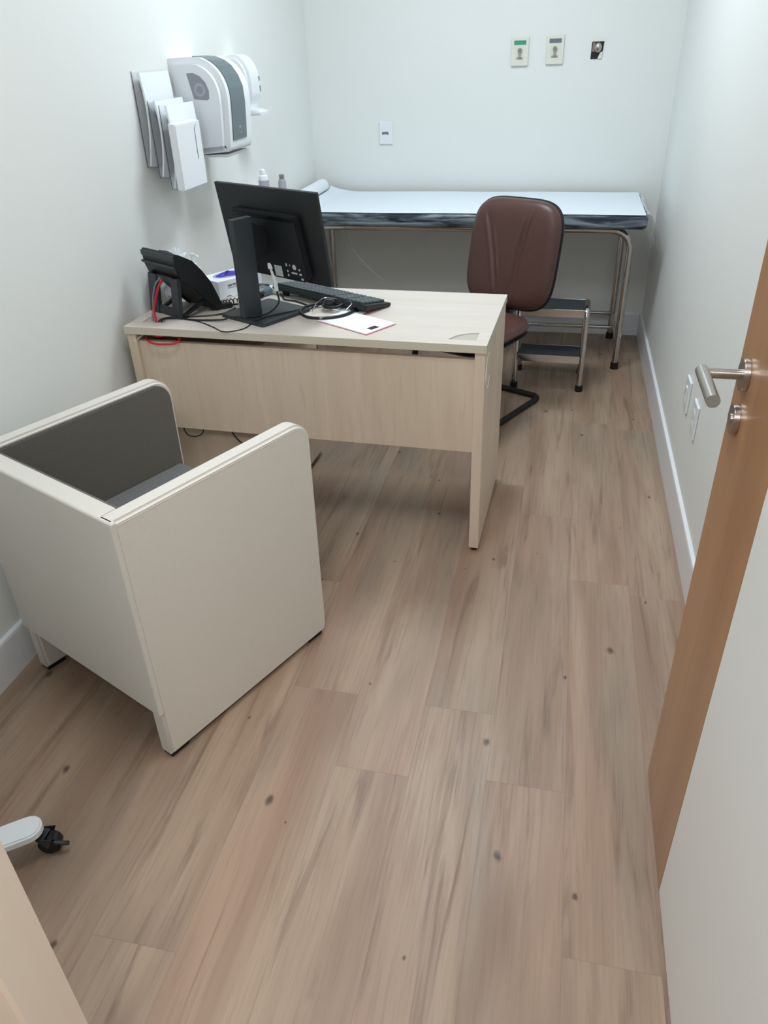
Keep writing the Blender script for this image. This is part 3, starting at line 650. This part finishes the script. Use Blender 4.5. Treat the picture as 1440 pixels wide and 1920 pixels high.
# ---------------------------------------------------------------- glove box and clutter near the wall
GA = math.atan2(-.5, .86)
gb = thing('glove_box', 'white box of purple gloves behind the telephone', 'glove box', (-1.178, 2.508, .7403), GA)
obj('carton', MB().box((-.118, 0, 0), (0, .195, .064), .0025), 'paper', gb)
obj('opening', MB().prism([(x, y, .0641) for x, y in [(-.06+.042*cos(a), .098+.07*sin(a)) for a in [2*pi*k/28 for k in range(28)]]], (0, 0, .0006)), 'lilac', gb, label='lilac oval opening')
def glovef(u, v):
    a = u*2*pi; r = v
    return Vector((-.062+.030*r*cos(a)*(1+.2*sin(3*a)), .09+.05*r*sin(a), .0650+.009*(1-r)*(1+.5*sin(5*a+2))+.004*sin(9*a)*r*(1-r)))
obj('gloves', MB().grid(glovef, 40, 10), 'purple', gb, label='purple gloves bulging out of the opening')
for (y0, y1, z0, z1) in ((.04, .058, .040, .047), (.061, .075, .041, .048), (.078, .10, .040, .047), (.04, .095, .034, .0358), (.03, .05, .006, .009), (.125, .175, .040, .046), (.13, .17, .032, .034)): obj('lettering', MB().box((.0001, y0, z0), (.0006, y1, z1)), 'ink', gb, label='blurred grey lettering')
obj('symbol', MB().tube([(.0006, .086+.006*cos(a), .014+.009*sin(a)) for a in [2*pi*k/12 for k in range(13)]], .0009, 6), 'ink', gb, label='small drop symbol')
sb = thing('pump_bottle', 'translucent white pump bottle against the left wall', 'bottle', (-1.335, 2.655, .7403))
obj('bottle_body', MB().lathe([(.0, 0), (.026, 0), (.028, .004), (.028, .062), (.022, .074), (.011, .080)], seg=28), 'whitem', sb)
obj('pump', MB().lathe([(.013, .079), (.013, .090), (.006, .092), (.005, .118), (.009, .120), (.009, .128), (.0, .129)], seg=20).tube([(0, 0, .124), (.022, -.01, .123), (.03, -.014, .116)], .0035, 8, 3), 'white', sb)
cc = thing('cyan_clip', 'small bright cyan plastic nozzle poking up behind the telephone', 'clip', (-1.290, 2.575, .7403))
obj('nozzle', MB().cyl((0, 0, 0), (0, 0, .045), .011, 16, r2=.009).cyl((0, 0, .045), (-.004, 0, .098), .008, 14, r2=.0022), 'blue', cc)
obj('tab', MB().box((.004, -.004, .03), (.018, .004, .060), .002), 'blue', cc)
# crumpled clear wrap
from mathutils import noise as mnoise
def wrapf(u, v):
    th = v*pi; a = u*2*pi
    p = Vector((sin(th)*cos(a), sin(th)*sin(a), cos(th)))
    k = 1+.55*mnoise.noise(p*2.3+Vector((3, 1, 7)))+.35*mnoise.noise(p*5.5)
    q = p*k
    return Vector((-1.368+.046*q.x, 2.545+.085*q.y, max(.7412, .815+.080*q.z)))
single('plastic_wrap', MB().grid(wrapf, 48, 30), 'wrapfilm', 'crumpled clear plastic wrap heaped behind the telephone', 'plastic wrap', sharp=18)
ty = thing('document_tray', 'shallow clear tray of papers at the back edge of the desk', 'tray', (-1.00, 2.600, .7403), -.16)
obj('tray', MB().box((-.15, 0, 0), (.16, .075, .0025)).box((-.15, 0, 0), (.16, .002, .02)).box((-.15, .073, 0), (.16, .075, .03)).box((-.15, 0, 0), (-.148, .075, .03)).box((.158, 0, 0), (.16, .075, .02)), 'acrylic', ty)
obj('papers', MB().box((-.146, .004, .0025), (.156, .07, .012)), 'paper', ty, label='white papers')
obj('stamp', MB().box((-.092, .02, .012), (-.05, .045, .024), .002), 'dgrey', ty, label='small dark grey stamp')

# ---------------------------------------------------------------- left wall: leaflet rack, dispensers
lf = thing('leaflet_rack', 'clear acrylic rack of stepped pockets on the left wall', 'leaflet rack', (XL, 2.73, 1.06))
y0, y1 = 2.615, 2.845
levels = [(.002, .040, 1.163, 1.452), (.042, .078, 1.130, 1.366), (.080, .114, 1.092, 1.352)]
for i, (a, b, zb, zt) in enumerate(levels):
    pk = MB(); x0, x1 = XL+a, XL+b
    pk.box((x0, y0, zb), (x0+.0015, y1, zt)).box((x1-.0015, y0, zb), (x1, y1, zt-.09))
    pk.prism([(x0, y0, zb), (x1, y0, zb), (x1, y0, zt-.09), (x0, y0, zt)], (0, .0015, 0)).prism([(x0, y1, zb), (x1, y1, zb), (x1, y1, zt-.09), (x0, y1, zt)], (0, -.0015, 0))
    pk.box((x0, y0, zb), (x1, y1, zb+.0015))
    p_ = obj('pocket', pk, 'acrylic', lf, True)
    ed = MB().tube([(x0+.001, y0-.0005, zt), (x0+.001, y0-.0005, zb), (x1, y0-.0005, zb)], .0013, 6)
    obj('edge', ed, 'acryledge', p_, True, label='dark polished edge')
for i, (a, b, zb, zt) in enumerate(levels):
    x0 = XL+a+.003; lean = .022 if i == 0 else .020
    def pf(u, v, x0=x0, zb=zb, zt=zt, lean=lean, i=i):
        z = zb+.004+v*(zt-zb-.006+(.0 if i else -.004)); bend = lean*sin(pi*v*.8)
        return Vector((x0+.003+bend*(1-.3*u), y0+.006+u*(y1-y0-.012), z))
    single('leaflet_stack', MB().grid(pf, 6, 20, .006), 'paper', ['curved white sheets in the rack pocket nearest the wall', 'white sheets in the middle pocket of the rack', 'white sheets in the pocket behind the white carton'][i], 'paper')
ct = thing('leaflet_carton', 'white carton with a slot at the front of the rack', 'carton', (XL+.14, 2.71, 1.068))
cx0, cx1, cy0, cy1, cz0, cz1 = XL+.117, XL+.143, 2.585, 2.775, 1.092, 1.296
cmb = MB().prism([(cx0, cy0, cz0), (cx1, cy0, cz0), (cx1, cy0, cz1), (cx0, cy0, cz1+.004)], (0, cy1-cy0, 0), bev=.002)
obj('box', cmb, 'white', ct, True)
obj('slot', MB().tube([(cx1+.0006, cy0+.155, cz1-.012), (cx1+.0006, cy0+.142, cz1-.022), (cx1+.0006, cy0+.142, cz1-.118)], .0011, 6), 'acryledge', ct, True, label='thin dark slot line')
# carton hangs from the rack by a side plate
obj('hanger', MB().box((XL+.112, cy0+.02, cz0+.02), (cx0+.002, cy1-.02, cz1-.02)), 'acrylic', ct, True)

td = thing('towel_dispenser', 'white paper towel dispenser with slate front strip on the left wall', 'towel dispenser', (XL, 3.0, 1.165))
ty0, ty1 = 2.872, 3.132
prof = [(0, 1.178), (.0, 1.482), (.10, 1.484), (.135, 1.476), (.168, 1.455), (.192, 1.425), (.207, 1.385), (.210, 1.34), (.206, 1.27), (.200, 1.20), (.192, 1.180), (.175, 1.170), (.02, 1.166)]
def smoothp(pr, a=1, b=-2, n=4):
    q = [Vector((x, z, 0)) for x, z in pr]; c = catmull(q[a:b], n); return [(v.x, v.y) for v in q[:a]+c+q[b:][1:] ]
def dispbody(pr, a, b, bev):
    pr = smoothp(pr)
    return MB().prism([(XL+x, a, z) for x, z in pr], (0, b-a, 0), bev=bev, seg=4)
bd = obj('housing', dispbody(prof, ty0, ty1, .022), 'white', td, True, sharp=60)
# slate strip following the front profile
sp2 = [(.085, 1.4865), (.118, 1.4835), (.150, 1.4715), (.176, 1.4535), (.198, 1.423), (.2115, 1.386), (.2138, 1.34), (.2098, 1.27), (.2052, 1.215)]
def stripf(u, v):
    n = len(sp2)-1; t = min(v*n, n-1e-6); i = int(t); f = t-i
    x = sp2[i][0]*(1-f)+sp2[i+1][0]*f; z = sp2[i][1]*(1-f)+sp2[i+1][1]*f
    return Vector((XL+x, 2.918+u*(.132), z))
obj('front_strip', MB().grid(stripf, 4, 48, .004), 'greystrip', td, True, label='slate grey front strip')
for (yy, zz, w_, h_) in ((2.985, 1.305, .03, .018), (2.997, 1.322, .012, .016), (2.985, 1.262, .024, .022), (2.985, 1.236, .034, .004)):
    xx = XL+.2052+.0058*(zz-1.215)/.125
    obj('icon', MB().box((xx-.001, yy-w_/2, zz-h_/2), (xx+.0016, yy+w_/2, zz+h_/2), .0003), 'faint', td, True, label='faint pale icon')
# side window showing the roll
wc = [(XL+.075, 1.435), (XL+.10, 1.436), (XL+.125, 1.425), (XL+.143, 1.405), (XL+.152, 1.38), (XL+.150, 1.355), (XL+.142, 1.350), (XL+.092, 1.354)]
wn_ = obj('side_window', MB().prism([(x, ty0-.0008, z) for x, z in wc], (0, .002, 0)), 'smoke', td, True, label='smoked window on the side')
obj('roll_end', MB().cyl((XL+.118, ty0-.0012, 1.383), (XL+.118, ty0, 1.383), .0215, 28), 'smoke2', wn_, True)
obj('roll_core', MB().cyl((XL+.118, ty0-.0018, 1.383), (XL+.118, ty0-.001, 1.383), .0125, 24), 'smoke', wn_, True)
obj('cutter_lip', MB().box((XL+.03, ty0+.03, 1.160), (XL+.18, ty1-.03, 1.170), .003), 'whitem', td, True)

sd = thing('soap_dispenser', 'small white soap dispenser right of the towel dispenser', 'soap dispenser', (XL, 3.46, 1.27))
prof2 = [(0, 1.285), (0, 1.478), (.04, 1.484), (.072, 1.470), (.096, 1.435), (.106, 1.39), (.106, 1.33), (.100, 1.292), (.085, 1.282)]
obj('housing', dispbody(prof2, 3.395, 3.525, .014), 'white', sd, True, sharp=50)
obj('push_lever', MB().prism([(XL+.02, 3.405, 1.278), (XL+.10, 3.405, 1.284), (XL+.135, 3.405, 1.272), (XL+.135, 3.405, 1.262), (XL+.04, 3.405, 1.258)], (0, .11, 0), bev=.004), 'white', sd, True)
obj('sight_window', MB().box((XL+.1045, 3.500, 1.385), (XL+.1075, 3.512, 1.402), .001).box((XL+.1045, 3.500, 1.345), (XL+.1075, 3.514, 1.368), .001), 'faint', sd, True, label='small grey marks')

# narrow wall shelf with two bottles, mostly hidden behind the monitor
sh = thing('wall_shelf', 'narrow white wall shelf holding two small bottles', 'shelf', (XL, 3.5, .90))
obj('board', MB().box((XL, 3.30, .895), (XL+.19, 3.66, .912), .002), 'whitem', sh, True)
for y in (3.36, 3.58): obj('bracket', MB().prism([(XL, y, .895), (XL+.13, y, .895), (XL, y, .80)], (0, .012, 0)), 'whitem', sh, True)
b1 = thing('spray_bottle', 'white bottle with rounded cap showing above the monitor', 'bottle', (-1.318, 3.42, .9125))
obj('bottle_body', MB().lathe([(0, 0), (.021, 0), (.023, .004), (.023, .098), (.019, .112), (.011, .118)], seg=28), 'paper', b1)
obj('cap', MB().lathe([(.014, .114), (.014, .128), (.011, .136), (.005, .1395), (0, .140)], seg=24), 'white', b1)
obj('label_band', MB().lathe([(.0232, .03), (.0235, .032), (.0235, .092), (.0232, .094)], seg=28), 'smoke2', b1)
b2 = thing('small_bottle', 'small clear bottle with grey top right of the white bottle', 'bottle', (-1.262, 3.50, .9125))
obj('bottle_body', MB().lathe([(0, 0), (.016, 0), (.018, .004), (.018, .075), (.012, .088)], seg=24), 'smoke2', b2)
obj('cap', MB().lathe([(.0125, .086), (.0125, .104), (.010, .106), (0, .1065)], seg=20).cyl((.006, -.012, .096), (.006, -.0135, .096), .004, 8), 'steel', b2)

# ---------------------------------------------------------------- back wall plates
def gas(x, z, lab, labelmat):
    g = thing('gas_outlet', lab, 'wall outlet', (x, YB, z), 0, 'medical gas outlets on the back wall')
    obj('plate', MB().box((-.0435, -.014, -.064), (.0435, 0, .064), .004), 'cream', g)
    obj('label_strip', MB().box((-.030, -.0148, .028), (.030, -.0138, .047), 0), labelmat, g, label={'green': 'green label strip', 'slate': 'dark grey label strip'}[labelmat])
    s_ = obj('socket', MB().cyl((0, -.014, .004), (0, -.026, .004), .011, 24, bev=.001).box((-.006, -.024, -.028), (.006, -.014, 0), .002).box((-.016, -.018, -.034), (.016, -.014, -.026), .001), 'gassock', g)
    obj('valve', MB().cyl((0, -.026, .004), (0, -.029, .004), .006, 16), 'steel', s_)
gas(-.300, 1.447, 'cream gas outlet plate with green label on the back wall', 'green')
gas(-.126, 1.450, 'cream gas outlet plate with dark grey label on the back wall', 'slate')
ob = thing('open_wall_box', 'uncovered electrical box in the back wall with silver fitting inside', 'wall box', (.081, YB, 1.440))
obj('cavity', MB().prism([(x, -.0015, z) for x, z in ((-.030, -.037), (.024, -.037), (.031, .038), (-.028, .038))], (0, .0014, 0)), 'dark', ob)
obj('silver_fitting', MB().lathe([(.0, 0), (.012, .002), (.017, .012), (.012, .02), (.0, .024)], loc=(.003, -.002, .012), mx=Matrix.Rotation(pi/2, 4, 'X') @ Matrix.Scale(1.25, 4, (0, 1, 0)), seg=20).prism([(-.026, -.004, -.004), (-.022, -.004, .034), (-.012, -.004, .034), (-.014, -.004, -.006)], (0, .002, 0)), 'steel', ob)
obj('mortar', MB().prism([(.004, -.006, -.036), (.024, -.006, -.036), (.026, -.006, -.004), (.014, -.006, -.010)], (0, .004, 0)), 'cream', ob)
def plate(name, lab, loc, rz, w_=.073, h_=.114, kind='socket'):
    p = thing(name, lab, 'wall socket' if kind == 'socket' else 'light switch', loc, rz)
    obj('plate', MB().box((-w_/2, -.0085, -h_/2), (w_/2, 0, h_/2), .004, 3), 'white', p)
    if kind == 'jack':
        obj('jack_opening', MB().box((-.020, -.0095, -.006), (.016, -.0085, .006), 0).box((-.018, -.0098, -.009), (-.012, -.0088, -.005)).box((.008, -.0098, -.009), (.014, -.0088, -.005)), 'ink', p)
    elif kind == 'socket':
        for zc in (.018, -.018):
            s_ = MB().prism([(dx*.016, -.0095, zc+dz_*.009) for dx, dz_ in ((-1, 0), (-.6, 1), (.6, 1), (1, 0), (.6, -1), (-.6, -1))], (0, -.0008, 0))
            so = obj('socket', s_, 'whitem', p)
            for dx in (-.008, 0, .008): obj('pin_hole', MB().cyl((dx, -.0103, zc+(.003 if dx == 0 else 0)), (dx, -.0106, zc+(.003 if dx == 0 else 0)), .0022, 10), 'lightmark', so)
        obj('module', MB().box((-.022, -.0095, -.034), (.022, -.0085, .034), .0004), 'white', p)
    else:
        obj('rocker', MB().box((-.012, -.012, -.03), (.012, -.008, .03), .002), 'whitem', p)
        obj('switch_mark', MB().box((-.012, -.0125, -.004), (-.008, -.0115, .006)).box((-.004, -.0125, .010), (0, -.0115, .022)), 'dgrey', p)
    return p
plate('wall_socket', 'white network socket plate on the back wall above the couch', (-1.009, YB, 1.083), 0, kind='jack')
plate('wall_switch', 'white plate low on the right wall with dark mark', (XR, 2.665, .414), -pi/2, .086, .118, kind='switch')
plate('wall_socket', 'white power socket plate low on the right wall nearer the door', (XR, 2.462, .410), -pi/2, .086, .118, kind='socket')

# ---------------------------------------------------------------- rolling stand at the lower left
rs = thing('rolling_stand', 'white base of a rolling stand by the left doorway', 'rolling stand', (-1.185, .705, 0), 0)
C0 = Vector((-1.185, .705))
tip = Vector((-.998, .853)); a0 = math.atan2(tip.y-C0.y, tip.x-C0.x); RL = (tip-C0).length
for k in range(5):
    a = a0+2*pi*k/5; R_ = RL if k == 0 else min(RL, .215)
    mx = Matrix.Rotation(a, 4, 'Z')
    prof_ = []
    nn = 10
    outl = [(0.03, -.030)]+[(R_-.03+.031*cos(radians(-90+180*j/nn)), .030*sin(radians(-90+180*j/nn))) for j in range(nn+1)]+[(.03, .030)]
    obj('base_arm', MB().prism([(x, y, .068) for x, y in outl], (0, 0, .022), mx=mx, bev=.004), 'white', rs)
    cx, cy = (R_-.012)*cos(a), (R_-.012)*sin(a)
    ca = a+.9 if k else a-.35; dv = Vector((cos(ca), sin(ca), 0)); pv = Vector((-sin(ca), cos(ca), 0))
    ctr = Vector((cx, cy, .0245))+dv*.016
    cst = obj('caster', MB().cyl(ctr-pv*.015, ctr+pv*.015, .0245, 24, bev=.004), 'blackpg', rs, label='black caster wheel')
    fk = MB().cyl((cx, cy, .050), (cx, cy, .070), .007, 12)
    fk.prism([tuple(ctr+pv*.017+Vector((0, 0, 0))), tuple(ctr+pv*.017+dv*-.02+Vector((0, 0, .030))), tuple(ctr+pv*.017+dv*.014+Vector((0, 0, .030)))], tuple(pv*.002))
    fk.prism([tuple(ctr-pv*.017+Vector((0, 0, 0))), tuple(ctr-pv*.017+dv*-.02+Vector((0, 0, .030))), tuple(ctr-pv*.017+dv*.014+Vector((0, 0, .030)))], tuple(-pv*.002))
    fk.box(Vector((cx-.016, cy-.016, .050)), Vector((cx+.016, cy+.016, .056)), .002)
    if k == 0: fk.tube([ctr+dv*.014-pv*.012+Vector((0, 0, .012)), ctr+dv*.034-pv*.012+Vector((0, 0, .006)), ctr+dv*.040-pv*.008+Vector((0, 0, .0))], .005, 8, 3)
    obj('caster_fork', fk, 'dgrey', cst)
obj('hub', MB().lathe([(0, .064), (.045, .064), (.048, .09), (.03, .105), (.018, .11), (0, .11)], seg=28), 'white', rs)
obj('column', MB().cyl((0, 0, .10), (0, 0, .92), .016, 20), 'chrome', rs)
obj('tray_top', MB().prism([(x, y, .92) for x, y in rrect(.30, .24, .03)], (0, 0, .02), bev=.003), 'white', rs)

# cables hanging below the desk front panel
D_ = MATRIX[desk.name]
def dw(x, y, z): return tuple(D_ @ Vector((x, y, z)))
cable([dw(-1.07, .06, .46), dw(-1.075, .055, .36), dw(-1.05, .05, .33), dw(-1.0, .055, .35), dw(-.995, .06, .46)], 'short loop of black cable hanging under the desk front panel, near the wall', r=.0022)
cable([dw(-.90, .06, .46), dw(-.895, .055, .38), dw(-.86, .05, .325), dw(-.80, .05, .31), dw(-.745, .055, .36), dw(-.735, .06, .46)], 'wider loop of black cable hanging under the desk front panel, over the drawers', r=.0026)
